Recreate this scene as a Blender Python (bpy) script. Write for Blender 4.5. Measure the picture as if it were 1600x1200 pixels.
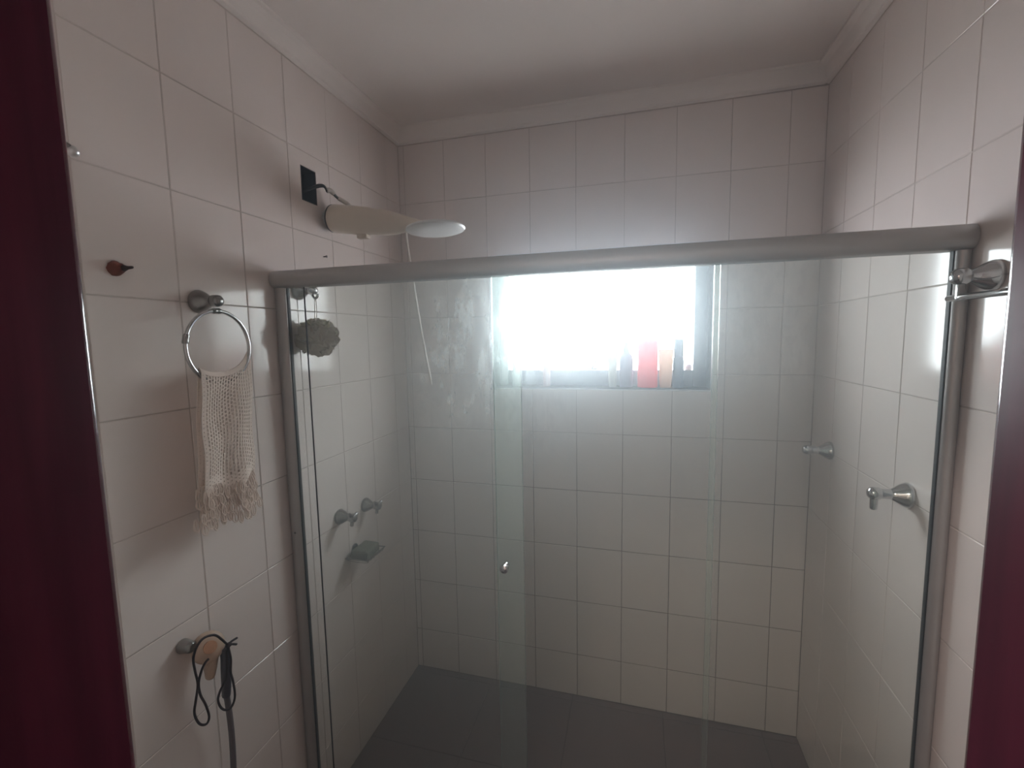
import bpy, bmesh, math, random
from mathutils import Vector, Matrix
random.seed(7)
S = bpy.context.scene
C = S.collection
for o in list(bpy.data.objects):
    bpy.data.objects.remove(o)

# ---------------------------------------------------------------- camera
CZ = 1.726
F = 703.609
cam_d = bpy.data.cameras.new('camera')
cam_d.sensor_width = 36.0
cam_d.lens = F / 1600 * 36.0
cam_d.clip_start = 0.01
cam = bpy.data.objects.new('camera', cam_d)
C.objects.link(cam)
R = [[0.964701, -0.0098599, -0.2631628], [0.2627852, 0.1013064, 0.9595212], [-0.0171992, 0.9948064, -0.1003214]]
cam.matrix_world = Matrix(((R[0][0], R[0][1], -R[0][2], 1.1),
                           (R[1][0], R[1][1], -R[1][2], 0.0),
                           (R[2][0], R[2][1], -R[2][2], CZ),
                           (0, 0, 0, 1)))
S.camera = cam

# ---------------------------------------------------------------- world, light, exposure
SKY = 17.5
w = bpy.data.worlds.new('overcast_sky')
S.world = w
w.use_nodes = True
bg = w.node_tree.nodes['Background']
bg.inputs[0].default_value = (0.89, 0.955, 1.05, 1)
bg.inputs[1].default_value = SKY
S.view_settings.view_transform = 'Standard'
S.view_settings.look = 'None'
S.view_settings.exposure = 0.17
S.view_settings.gamma = 1.0
S.view_settings.use_curve_mapping = False
cy = S.cycles
cy.use_denoising = True
cy.max_bounces = 14
cy.diffuse_bounces = 8
cy.glossy_bounces = 6
cy.transmission_bounces = 8
cy.transparent_max_bounces = 16
cy.sample_clamp_indirect = 8.0
cy.caustics_reflective = False
cy.caustics_refractive = False
# sampling portal filling the window opening (emits nothing itself)
pl = bpy.data.lights.new('window_portal', 'AREA')
pl.shape = 'RECTANGLE'
pl.size = 0.95
pl.size_y = 0.60
pl.cycles.is_portal = True
po = bpy.data.objects.new('window_portal', pl)
po.location = (0.925, 2.188, 1.80)
po.rotation_euler = (math.radians(-90), 0, 0)
C.objects.link(po)
# fill light added behind the camera to lift the lower walls and floor
hl = bpy.data.lights.new('hall_fill_light', 'AREA')
hl.shape = 'DISK'
hl.size = 0.30
hl.energy = 29.0
hl.color = (1.0, 0.87, 0.83)
ho_ = bpy.data.objects.new('hall_fill_light', hl)
ho_.location = (0.45, -0.75, 2.66)
C.objects.link(ho_)

# ---------------------------------------------------------------- room numbers (metres)
W, D, G = 1.785, 2.0255, 1.1987          # right wall, far wall, shower screen
H = CZ + 0.985                          # ceiling
YN = 0.30                               # room face of the wall with the doorway
WX0, WX1, WZ0, WZ1 = 0.450, 1.405, 1.4995, 2.100   # window opening
TW, TH = 0.2044, 0.2702                 # wall tile pitch
ZJ = 2.1028                             # one horizontal joint
WY1 = 2.23                              # outer face of far wall

# ---------------------------------------------------------------- materials
def mat(name, col, rough=0.5, metal=0.0, var=0.0, vscale=8.0, col2=None, bump=0.0, bscale=40.0,
        coat=0.0, spec=0.5, sss=0.0, ior=None, stretch=None):
    m = bpy.data.materials.new(name)
    m.use_nodes = True
    nt = m.node_tree
    b = nt.nodes['Principled BSDF']
    b.inputs['Base Color'].default_value = (*col, 1)
    b.inputs['Roughness'].default_value = rough
    b.inputs['Metallic'].default_value = metal
    b.inputs['Specular IOR Level'].default_value = spec
    if coat:
        b.inputs['Coat Weight'].default_value = coat
        b.inputs['Coat Roughness'].default_value = 0.08
    if ior:
        b.inputs['IOR'].default_value = ior
    if var or col2:
        tc = nt.nodes.new('ShaderNodeTexCoord')
        mp = nt.nodes.new('ShaderNodeMapping')
        if stretch:
            mp.inputs['Scale'].default_value = stretch
        nz = nt.nodes.new('ShaderNodeTexNoise')
        nz.inputs['Scale'].default_value = vscale
        nz.inputs['Detail'].default_value = 5
        rp = nt.nodes.new('ShaderNodeValToRGB')
        c2 = col2 if col2 else tuple(max(0, c * (1 - var)) for c in col)
        rp.color_ramp.elements[0].position = 0.35
        rp.color_ramp.elements[1].position = 0.68
        rp.color_ramp.elements[0].color = (*c2, 1)
        rp.color_ramp.elements[1].color = (*col, 1)
        nt.links.new(tc.outputs['Object'], mp.inputs['Vector'])
        nt.links.new(mp.outputs['Vector'], nz.inputs['Vector'])
        nt.links.new(nz.outputs['Fac'], rp.inputs['Fac'])
        nt.links.new(rp.outputs['Color'], b.inputs['Base Color'])
    if bump:
        tc2 = nt.nodes.new('ShaderNodeTexCoord')
        n2 = nt.nodes.new('ShaderNodeTexNoise')
        n2.inputs['Scale'].default_value = bscale
        n2.inputs['Detail'].default_value = 3
        bp = nt.nodes.new('ShaderNodeBump')
        bp.inputs['Strength'].default_value = bump
        bp.inputs['Distance'].default_value = 0.002
        nt.links.new(tc2.outputs['Object'], n2.inputs['Vector'])
        nt.links.new(n2.outputs['Fac'], bp.inputs['Height'])
        nt.links.new(bp.outputs['Normal'], b.inputs['Normal'])
    return m

M = {}
M['tile'] = mat('glazed_tile', (0.81, 0.735, 0.698), 0.13, var=0.04, vscale=5, bump=0.05, bscale=14, spec=0.62)
M['grout'] = mat('grout', (0.64, 0.57, 0.53), 0.9, col2=(0.42, 0.365, 0.335), vscale=2.2)
# grout of the shower wall, browned by mould in its lower part
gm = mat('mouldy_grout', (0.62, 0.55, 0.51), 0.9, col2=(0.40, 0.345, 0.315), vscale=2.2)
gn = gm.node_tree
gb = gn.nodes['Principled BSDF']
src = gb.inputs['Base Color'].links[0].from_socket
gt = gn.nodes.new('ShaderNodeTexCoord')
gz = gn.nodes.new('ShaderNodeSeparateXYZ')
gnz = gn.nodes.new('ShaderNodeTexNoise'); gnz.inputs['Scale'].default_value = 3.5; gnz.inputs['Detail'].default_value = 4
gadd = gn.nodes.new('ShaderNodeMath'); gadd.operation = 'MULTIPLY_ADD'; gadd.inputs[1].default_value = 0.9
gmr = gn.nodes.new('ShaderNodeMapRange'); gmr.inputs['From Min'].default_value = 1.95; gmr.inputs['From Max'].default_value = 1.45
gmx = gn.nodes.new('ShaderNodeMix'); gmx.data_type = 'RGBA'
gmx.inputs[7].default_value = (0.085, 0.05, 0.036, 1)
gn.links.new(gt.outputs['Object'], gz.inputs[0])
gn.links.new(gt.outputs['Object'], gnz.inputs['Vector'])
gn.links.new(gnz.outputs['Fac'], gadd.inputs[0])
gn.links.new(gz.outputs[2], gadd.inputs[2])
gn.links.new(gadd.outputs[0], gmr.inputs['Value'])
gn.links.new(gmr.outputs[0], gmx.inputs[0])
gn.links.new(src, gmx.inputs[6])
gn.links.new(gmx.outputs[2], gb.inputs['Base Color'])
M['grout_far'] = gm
M['plaster'] = mat('white_plaster', (0.87, 0.82, 0.785), 0.85, var=0.04, vscale=2.5, bump=0.08, bscale=60)
M['floor_tile'] = mat('floor_tile', (0.165, 0.118, 0.115), 0.35, var=0.18, vscale=6)
M['floor_grout'] = mat('floor_grout', (0.075, 0.06, 0.056), 0.9)
M['wood'] = mat('dark_mahogany', (0.066, 0.011, 0.026), 0.46, col2=(0.042, 0.007, 0.018), vscale=5,
                stretch=(9, 9, 0.7), coat=0.0, spec=0.16, bump=0.06, bscale=30)
M['wood_polished'] = mat('polished_mahogany_edge', (0.066, 0.011, 0.026), 0.13, coat=1.0, spec=0.7)
M['alu'] = mat('satin_aluminium', (0.44, 0.425, 0.415), 0.42, 0.55, var=0.06, vscale=4, stretch=(1, 1, 6))
M['gasket'] = mat('black_rubber', (0.015, 0.015, 0.017), 0.6, var=0.1)
M['chrome'] = mat('chrome', (0.60, 0.61, 0.62), 0.10, 1.0, var=0.12, vscale=20)
M['satin'] = mat('satin_steel', (0.85, 0.85, 0.86), 0.30, 1.0, var=0.05)
M['oldchrome'] = mat('dull_chrome', (0.36, 0.355, 0.35), 0.26, 1.0, col2=(0.26, 0.25, 0.24), vscale=25)
M['frame'] = mat('dark_painted_iron', (0.075, 0.068, 0.085), 0.5, var=0.25, vscale=12)
M['grille'] = mat('pale_painted_iron', (0.30, 0.28, 0.26), 0.5, var=0.15, vscale=20)
M['trim'] = mat('white_edge_trim', (0.80, 0.79, 0.80), 0.3, var=0.04)
M['stone'] = mat('grey_sill_stone', (0.30, 0.30, 0.31), 0.4, var=0.2, vscale=30)
M['plastic'] = mat('aged_white_plastic', (0.70, 0.63, 0.53), 0.34, col2=(0.64, 0.56, 0.46), vscale=4)
M['plastic_grey'] = mat('pale_grey_plastic', (0.66, 0.68, 0.66), 0.3, var=0.05)
M['tube'] = mat('cream_hose', (0.72, 0.68, 0.62), 0.4, var=0.05)
M['black_wire'] = mat('black_wire', (0.02, 0.017, 0.022), 0.45, var=0.1)
M['tape'] = mat('pale_tape', (0.58, 0.54, 0.50), 0.6, var=0.1)
M['box'] = mat('dark_box_interior', (0.012, 0.008, 0.013), 0.7, var=0.2)
M['yarn'] = mat('cream_crochet_yarn', (0.82, 0.715, 0.645), 0.95, var=0.08, vscale=60, bump=0.5, bscale=500)
M['pouf'] = mat('tan_mesh_pouf', (0.58, 0.48, 0.385), 0.85, col2=(0.42, 0.345, 0.27), vscale=30)
M['pouf_g'] = mat('green_tinted_pouf', (0.52, 0.47, 0.28), 0.85, col2=(0.40, 0.36, 0.22), vscale=30)
M['terracotta'] = mat('red_brown_plug', (0.22, 0.062, 0.042), 0.6, var=0.35, vscale=60)
M['rust'] = mat('dark_rusty_steel', (0.045, 0.028, 0.028), 0.6, var=0.3, vscale=80)
M['peach'] = mat('peach_plastic', (0.62, 0.37, 0.235), 0.42, col2=(0.50, 0.26, 0.15), vscale=22)
M['peach_pale'] = mat('pale_peach_plastic', (0.58, 0.43, 0.33), 0.45, var=0.12, vscale=22)
M['cord'] = mat('brown_black_cord', (0.030, 0.020, 0.024), 0.8, var=0.2)
M['navy'] = mat('dark_slate_plastic', (0.075, 0.07, 0.085), 0.4, var=0.12)
M['hose'] = mat('grey_hose', (0.15, 0.13, 0.14), 0.45, var=0.12)
M['sponge'] = mat('grey_green_sponge', (0.16, 0.17, 0.12), 0.95, var=0.3, vscale=50)
M['wall_out'] = mat('outside_render', (0.85, 0.85, 0.85), 0.9, var=0.1)
M['ground'] = mat('outside_concrete', (0.50, 0.49, 0.47), 0.9, var=0.15)

def bottle_mat(name, col, trans, rough=0.3):
    # coloured plastic that lets some of the backlight through
    m = mat(name, col, rough, var=0.05)
    nt = m.node_tree
    b = nt.nodes['Principled BSDF']
    out = nt.nodes['Material Output']
    tr = nt.nodes.new('ShaderNodeBsdfTranslucent')
    tr.inputs['Color'].default_value = (*col, 1)
    mx = nt.nodes.new('ShaderNodeMixShader')
    mx.inputs[0].default_value = trans
    nt.links.new(b.outputs[0], mx.inputs[1])
    nt.links.new(tr.outputs[0], mx.inputs[2])
    nt.links.new(mx.outputs[0], out.inputs['Surface'])
    return m
M['red'] = bottle_mat('red_bottle_plastic', (0.80, 0.085, 0.10), 0.34)
M['pinkcap'] = bottle_mat('pink_cap', (0.55, 0.28, 0.28), 0.12)
M['peachtube'] = bottle_mat('peach_tube', (0.75, 0.55, 0.40), 0.36)
M['bluebottle'] = bottle_mat('dark_blue_bottle', (0.10, 0.13, 0.22), 0.25)
M['purple'] = bottle_mat('lilac_bottle', (0.33, 0.29, 0.40), 0.25)
M['greycap'] = bottle_mat('grey_cap', (0.30, 0.32, 0.36), 0.12)
M['beige'] = bottle_mat('beige_tube', (0.55, 0.53, 0.47), 0.28)
M['pale'] = bottle_mat('pale_bottle', (0.62, 0.66, 0.66), 0.32)
M['rose'] = bottle_mat('rose_bottle', (0.66, 0.52, 0.52), 0.28)

def glass_mat(name, base, stain, tint, seed, region):
    """Clear glass with a dried film of soap and lime: thin film everywhere, thicker in blotches and streaks."""
    m = bpy.data.materials.new(name)
    m.use_nodes = True
    nt = m.node_tree
    nt.nodes.clear()
    N = nt.nodes.new
    L = nt.links.new
    out = N('ShaderNodeOutputMaterial')
    tr = N('ShaderNodeBsdfTransparent'); tr.inputs[0].default_value = (*tint, 1)
    gl = N('ShaderNodeBsdfGlossy'); gl.inputs['Roughness'].default_value = 0.03
    fr = N('ShaderNodeFresnel'); fr.inputs[0].default_value = 1.45
    geo = N('ShaderNodeNewGeometry')
    inv = N('ShaderNodeMath'); inv.operation = 'SUBTRACT'; inv.inputs[0].default_value = 1
    L(geo.outputs['Backfacing'], inv.inputs[1])
    ff = N('ShaderNodeMath'); ff.operation = 'MULTIPLY'
    L(fr.outputs[0], ff.inputs[0]); L(inv.outputs[0], ff.inputs[1])
    m1 = N('ShaderNodeMixShader')
    L(ff.outputs[0], m1.inputs[0]); L(tr.outputs[0], m1.inputs[1]); L(gl.outputs[0], m1.inputs[2])
    # film: forward scattering plus a little diffuse
    rf = N('ShaderNodeBsdfRefraction'); rf.inputs['IOR'].default_value = 1.22; rf.inputs['Roughness'].default_value = 0.72
    rf.inputs['Color'].default_value = (0.94, 1.0, 0.98, 1)
    tl = N('ShaderNodeBsdfTranslucent'); tl.inputs['Color'].default_value = (0.85, 0.93, 0.90, 1)
    df = N('ShaderNodeBsdfDiffuse'); df.inputs['Color'].default_value = (0.72, 0.76, 0.74, 1)
    ma = N('ShaderNodeMixShader'); ma.inputs[0].default_value = 0.45
    L(rf.outputs[0], ma.inputs[1]); L(tl.outputs[0], ma.inputs[2])
    mb = N('ShaderNodeMixShader'); mb.inputs[0].default_value = 0.25
    L(ma.outputs[0], mb.inputs[1]); L(df.outputs[0], mb.inputs[2])
    # stain mask in object space
    tc = N('ShaderNodeTexCoord')
    mp = N('ShaderNodeMapping'); mp.inputs['Scale'].default_value = (26, 1, 11); mp.inputs['Location'].default_value = (seed, seed, seed)
    L(tc.outputs['Object'], mp.inputs['Vector'])
    n1 = N('ShaderNodeTexNoise'); n1.inputs['Scale'].default_value = 1.3; n1.inputs['Detail'].default_value = 8; n1.inputs['Roughness'].default_value = 0.68
    L(mp.outputs['Vector'], n1.inputs['Vector'])
    r1 = N('ShaderNodeMapRange'); r1.inputs['From Min'].default_value = 0.47; r1.inputs['From Max'].default_value = 0.66
    L(n1.outputs['Fac'], r1.inputs['Value'])
    # where the splashes dried: a soft patch
    sp = N('ShaderNodeSeparateXYZ'); L(tc.outputs['Object'], sp.inputs[0])
    def bump1(sock, c, h):
        a = N('ShaderNodeMath'); a.operation = 'SUBTRACT'; a.inputs[1].default_value = c; L(sock, a.inputs[0])
        b = N('ShaderNodeMath'); b.operation = 'ABSOLUTE'; L(a.outputs[0], b.inputs[0])
        d = N('ShaderNodeMapRange'); d.interpolation_type = 'SMOOTHSTEP'
        d.inputs['From Min'].default_value = h; d.inputs['From Max'].default_value = h * 0.25
        L(b.outputs[0], d.inputs['Value'])
        return d.outputs[0]
    px = bump1(sp.outputs[0], region[0], region[1])
    pz = bump1(sp.outputs[2], region[2], region[3])
    q = N('ShaderNodeMath'); q.operation = 'MULTIPLY'; L(px, q.inputs[0]); L(pz, q.inputs[1])
    q2 = N('ShaderNodeMath'); q2.operation = 'MULTIPLY'; L(q.outputs[0], q2.inputs[0]); L(r1.outputs[0], q2.inputs[1])
    q3 = N('ShaderNodeMath'); q3.operation = 'MULTIPLY_ADD'; q3.inputs[1].default_value = stain; q3.inputs[2].default_value = base
    L(q2.outputs[0], q3.inputs[0])
    q4 = N('ShaderNodeMath'); q4.operation = 'MULTIPLY'; L(q3.outputs[0], q4.inputs[0]); L(inv.outputs[0], q4.inputs[1])
    mf = N('ShaderNodeMixShader')
    L(q4.outputs[0], mf.inputs[0]); L(m1.outputs[0], mf.inputs[1]); L(mb.outputs[0], mf.inputs[2])
    L(mf.outputs[0], out.inputs['Surface'])
    return m
TINT = (0.955, 0.985, 0.965)
M['glass_left'] = glass_mat('filmed_glass_left', 0.16, 0.20, TINT, 3.1, (0.66, 0.30, 1.72, 0.36))
M['glass_slide'] = glass_mat('filmed_glass_sliding', 0.075, 0.14, TINT, 8.4, (0.80, 0.20, 1.62, 0.35))
M['glass_right'] = glass_mat('filmed_glass_right', 0.085, 0.12, TINT, 5.7, (1.40, 0.20, 1.75, 0.25))
M['glass_edge'] = mat('green_glass_edge', (0.20, 0.27, 0.24), 0.2, var=0.05)

# ---------------------------------------------------------------- mesh helpers
def link(name, bm, m, parent=None, smooth=None, recalc=True):
    if recalc:
        bmesh.ops.recalc_face_normals(bm, faces=bm.faces[:])
    me = bpy.data.meshes.new(name)
    bm.to_mesh(me)
    bm.free()
    for mm in (m if isinstance(m, (list, tuple)) else [m]):
        me.materials.append(mm)
    if smooth is not None:
        for p in me.polygons:
            p.use_smooth = True
        me.set_sharp_from_angle(angle=math.radians(smooth))
    o = bpy.data.objects.new(name, me)
    C.objects.link(o)
    if parent:
        o.parent = parent
        o.matrix_parent_inverse = parent.matrix_world.inverted()
    return o

def tag(o, label=None, cat=None, group=None, kind=None):
    if label: o['label'] = label
    if cat: o['category'] = cat
    if group: o['group'] = group
    if kind: o['kind'] = kind
    return o

def empty(name, loc, label, cat, group=None, kind=None):
    o = bpy.data.objects.new(name, None)
    o.empty_display_size = 0.05
    o.location = loc
    C.objects.link(o)
    bpy.context.view_layer.update()
    return tag(o, label, cat, group, kind)

def box(bm, lo, hi, bev=0.0, seg=2):
    r = bmesh.ops.create_cube(bm, size=1.0)
    vs = r['verts']
    for v in vs:
        v.co = Vector(tuple((lo[i] + hi[i]) / 2 + v.co[i] * (hi[i] - lo[i]) for i in range(3)))
    if bev:
        es = list({e for v in vs for e in v.link_edges})
        bmesh.ops.bevel(bm, geom=es, offset=bev, segments=seg, affect='EDGES', profile=0.5)

def basis(axis):
    z = Vector(axis).normalized()
    x = z.orthogonal().normalized()
    return x, z.cross(x), z

def lathe(bm, origin, axis, prof, n=28, sx=1.0, sy=1.0, ref=None):
    """prof: list of (distance along axis, radius)."""
    x, y, z = basis(axis)
    if ref is not None:
        x = (Vector(ref) - z * Vector(ref).dot(z)).normalized()
        y = z.cross(x)
    o = Vector(origin)
    rings = []
    for t, r in prof:
        if r <= 1e-6:
            rings.append([bm.verts.new(o + z * t)])
        else:
            rings.append([bm.verts.new(o + z * t + x * (r * sx * math.cos(2 * math.pi * k / n)) + y * (r * sy * math.sin(2 * math.pi * k / n))) for k in range(n)])
    for a, b in zip(rings, rings[1:]):
        for k in range(n):
            k2 = (k + 1) % n
            if len(a) == 1 and len(b) == 1: continue
            if len(a) == 1: bm.faces.new((a[0], b[k], b[k2]))
            elif len(b) == 1: bm.faces.new((a[k], b[0], a[k2]))
            else: bm.faces.new((a[k], b[k], b[k2], a[k2]))
    for rg in (rings[0], rings[-1]):
        if len(rg) > 2: bm.faces.new(rg)

def spline(pts, per=6, closed=False):
    P = [Vector(p) for p in pts]
    n = len(P)
    out = []
    rng = range(n) if closed else range(n - 1)
    for i in rng:
        if closed: a, b, c, d = P[i - 1], P[i], P[(i + 1) % n], P[(i + 2) % n]
        else: a, b, c, d = P[max(i - 1, 0)], P[i], P[i + 1], P[min(i + 2, n - 1)]
        for k in range(per):
            t = k / per
            out.append(0.5 * ((2 * b) + (c - a) * t + (2 * a - 5 * b + 4 * c - d) * t * t + (3 * b - a - 3 * c + d) * t ** 3))
    if not closed: out.append(P[-1])
    return out

def tube(bm, pts, r, n=8, closed=False, cap=True):
    P = [Vector(p) for p in pts]
    m = len(P)
    rr = r if isinstance(r, (list, tuple)) else [r] * m
    rings = []
    up = None
    for i, p in enumerate(P):
        if closed: t = (P[(i + 1) % m] - P[i - 1])
        else: t = P[min(i + 1, m - 1)] - P[max(i - 1, 0)]
        t.normalize()
        if up is None: up = t.orthogonal().normalized()
        up = (up - t * up.dot(t)).normalized()
        s = t.cross(up)
        rings.append([bm.verts.new(p + up * (rr[i] * math.cos(2 * math.pi * k / n)) + s * (rr[i] * math.sin(2 * math.pi * k / n))) for k in range(n)])
    for i in range(m if closed else m - 1):
        a, b = rings[i], rings[(i + 1) % m]
        for k in range(n):
            k2 = (k + 1) % n
            bm.faces.new((a[k], a[k2], b[k2], b[k]))
    if cap and not closed:
        bm.faces.new(rings[0]); bm.faces.new(rings[-1])

def prism(bm, poly, axis, a, b):
    """extrude a 2-D polygon along axis 0/1/2 from a to b; poly in the two remaining axes in order."""
    def mk(t):
        vs = []
        for u, v in poly:
            c = [0, 0, 0]
            oth = [i for i in range(3) if i != axis]
            c[axis] = t; c[oth[0]] = u; c[oth[1]] = v
            vs.append(bm.verts.new(c))
        return vs
    A, B = mk(a), mk(b)
    n = len(poly)
    bm.faces.new(A); bm.faces.new(B)
    for i in range(n):
        bm.faces.new((A[i], A[(i + 1) % n], B[(i + 1) % n], B[i]))

def copy_tree(o, parent=None):
    c = o.copy()
    C.objects.link(c)
    if parent: c.parent = parent
    for ch in list(o.children): copy_tree(ch, c)
    return c

# ---------------------------------------------------------------- the setting
def struct(name, bm, m, label, cat, smooth=None):
    return tag(link(name, bm, m, smooth=smooth), label, cat, kind='structure')

GD = 0.0012        # how far the grout lies behind the tile faces
HY = -1.5          # end of the hall behind the camera
BOXH = (1.348, 1.425, 2.2095, 2.325)     # hole for the junction box in the left wall: y0 y1 z0 z1

bm = bmesh.new()
y0, y1, z0, z1 = BOXH
box(bm, (-0.15, HY, -0.1), (-GD, y0, H)); box(bm, (-0.15, y1, -0.1), (-GD, WY1, H))
box(bm, (-0.15, y0, -0.1), (-GD, y1, z0)); box(bm, (-0.15, y0, z1), (-GD, y1, H))
wall_left = struct('wall_left', bm, M['grout'], 'left bathroom wall of large pale glazed tiles', 'wall')
bm = bmesh.new()
box(bm, (W + GD, HY, -0.1), (W + 0.15, WY1, H))
wall_right = struct('wall_right', bm, M['grout'], 'right bathroom wall of pale glazed tiles', 'wall')
bm = bmesh.new()
box(bm, (-GD, D + GD, -0.1), (WX0, WY1, H)); box(bm, (WX1, D + GD, -0.1), (W + GD, WY1, H))
box(bm, (WX0, D + GD, -0.1), (WX1, WY1, WZ0)); box(bm, (WX0, D + GD, WZ1), (WX1, WY1, H))
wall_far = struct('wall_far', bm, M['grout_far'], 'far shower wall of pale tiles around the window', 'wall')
DX0, DX1, DZ = 0.611, 1.288, 2.12      # doorway
bm = bmesh.new()
JT = 0.03
box(bm, (-GD, 0.15, 0), (DX0 - JT, YN, H)); box(bm, (DX1 + JT, 0.15, 0), (W + GD, YN, H))
box(bm, (DX0 - JT, 0.15, DZ + JT), (DX1 + JT, YN, H))
struct('wall_near', bm, M['plaster'], 'plastered wall with the doorway the camera stands in', 'wall')
bm = bmesh.new(); box(bm, (-0.15, HY - 0.1, -0.1), (W + 0.15, HY, H))
struct('wall_hall', bm, M['plaster'], 'end wall of the hall behind the camera', 'wall')
bm = bmesh.new(); box(bm, (-0.15, HY - 0.1, H), (W + 0.15, WY1, H + 0.1))
struct('ceiling', bm, M['plaster'], 'plain white plaster ceiling', 'ceiling')
bm = bmesh.new(); box(bm, (-GD, HY, -0.1), (W + GD, D + GD, -0.002))
floor = struct('floor', bm, M['floor_grout'], 'dark brown tiled floor', 'floor')

# cornice along three walls
prof = [(0, 0.0), (0.048, 0.0), (0.048, -0.008), (0.040, -0.012), (0.030, -0.022), (0.020, -0.040), (0.013, -0.052), (0.013, -0.060), (0, -0.065)]
bm = bmesh.new(); prism(bm, [(x, H + z) for x, z in prof], 1, YN, D)
struct('trim_1', bm, M['plaster'], 'plaster cornice above the left wall', 'cornice')
bm = bmesh.new(); prism(bm, [(W - x, H + z) for x, z in prof], 1, YN, D)
struct('trim_2', bm, M['plaster'], 'plaster cornice above the right wall', 'cornice')
bm = bmesh.new(); prism(bm, [(D - x, H + z) for x, z in prof], 0, 0.013, W - 0.013)
struct('trim_3', bm, M['plaster'], 'plaster cornice above the window wall', 'cornice')

# wall tiles, each a part of its wall
GAP = 0.0024
TT = 0.0045
def tile_mesh(w_, h_):
    bm = bmesh.new()
    box(bm, (-w_ / 2, -h_ / 2, -TT), (w_ / 2, h_ / 2, 0))
    top = [e for e in bm.edges if all(abs(v.co.z) < 1e-6 for v in e.verts)]
    bmesh.ops.bevel(bm, geom=top, offset=0.0013, segments=1, affect='EDGES')
    bmesh.ops.recalc_face_normals(bm, faces=bm.faces[:])
    me = bpy.data.meshes.new('tile'); bm.to_mesh(me); bm.free()
    me.materials.append(M['tile'])
    return me
_cache = {}
def place_tile(parent, fr, u0, u1, v0, v1, holes, u_axis, v_axis, n_axis, org, mt=None):
    u0, u1, v0, v1 = u0 + GAP / 2, u1 - GAP / 2, v0 + GAP / 2, v1 - GAP / 2
    if u1 - u0 < 0.012 or v1 - v0 < 0.012: return
    rot = Matrix((u_axis, v_axis, n_axis)).transposed().to_4x4()
    hs = [h for h in holes if h[0] < u1 and h[1] > u0 and h[2] < v1 and h[3] > v0]
    cu, cv = (u0 + u1) / 2, (v0 + v1) / 2
    if hs:
        h = hs[0]
        us = sorted({u0, u1, *[x for x in h[:2] if u0 + 1e-4 < x < u1 - 1e-4]})
        vs = sorted({v0, v1, *[x for x in h[2:] if v0 + 1e-4 < x < v1 - 1e-4]})
        bm = bmesh.new()
        V = {}
        def vert(i, j):
            if (i, j) not in V: V[i, j] = bm.verts.new((us[i] - cu, vs[j] - cv, 0))
            return V[i, j]
        fs = []
        for i in range(len(us) - 1):
            for j in range(len(vs) - 1):
                a, b = (us[i] + us[i + 1]) / 2, (vs[j] + vs[j + 1]) / 2
                if h[0] < a < h[1] and h[2] < b < h[3]: continue
                fs.append(bm.faces.new((vert(i, j), vert(i + 1, j), vert(i + 1, j + 1), vert(i, j + 1))))
        if not fs:
            bm.free(); return
        r = bmesh.ops.extrude_face_region(bm, geom=fs)
        for g in r['geom']:
            if isinstance(g, bmesh.types.BMVert): g.co.z -= TT
        bmesh.ops.recalc_face_normals(bm, faces=bm.faces[:])
        me = bpy.data.meshes.new('tile'); bm.to_mesh(me); bm.free()
        me.materials.append(M['tile'])
        tilt = Matrix.Identity(4)
    else:
        k = (round(u1 - u0, 4), round(v1 - v0, 4))
        if k not in _cache: _cache[k] = tile_mesh(*k)
        me = _cache[k]
        tilt = Matrix.Rotation(random.gauss(0, 0.0016), 4, 'X') @ Matrix.Rotation(random.gauss(0, 0.0016), 4, 'Y')
    o = bpy.data.objects.new('tile', me)
    pos = Vector(org) + Vector(u_axis) * cu + Vector(v_axis) * cv
    o.matrix_world = Matrix.Translation(pos) @ rot @ tilt
    C.objects.link(o)
    o.parent = parent
def edges(a, b, joint, pitch):
    k = math.floor((a - joint) / pitch)
    e = [a]
    t = joint + k * pitch
    while t < b - 0.006:
        if t > a + 0.006: e.append(t)
        t += pitch
    e.append(b)
    return e
zs = edges(0.0, H - 0.058, ZJ, TH)
def tile_wall(parent, us, holes, ua, va, na, org):
    for i in range(len(us) - 1):
        for j in range(len(zs) - 1):
            place_tile(parent, None, us[i], us[i + 1], zs[j], zs[j + 1], holes, ua, va, na, org)
tile_wall(wall_left, edges(YN, D, 0.8846, TW), [(y0, y1, z0, z1)], Vector((0, 1, 0)), Vector((0, 0, 1)), Vector((1, 0, 0)), (0, 0, 0))
tile_wall(wall_right, [-t for t in reversed(edges(YN, D, 1.2215, TW))], [], Vector((0, -1, 0)), Vector((0, 0, 1)), Vector((-1, 0, 0)), (W, 0, 0))
tile_wall(wall_far, edges(0, W, 0.6412, TW), [(WX0 - 0.007, WX1 + 0.007, WZ0 - 0.007, WZ1 + 0.007)], Vector((1, 0, 0)), Vector((0, 0, 1)), Vector((0, -1, 0)), (0, D, 0))
# floor tiles
fx = edges(0, W, 0.826, 0.41); fy = edges(YN, D, 1.58, 0.41)
for i in range(len(fx) - 1):
    for j in range(len(fy) - 1):
        bm = bmesh.new()
        box(bm, (fx[i] + 0.002, fy[j] + 0.002, -0.008), (fx[i + 1] - 0.002, fy[j + 1] - 0.002, 0.0), 0.0012, 1)
        link('tile', bm, M['floor_tile'], floor)

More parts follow.
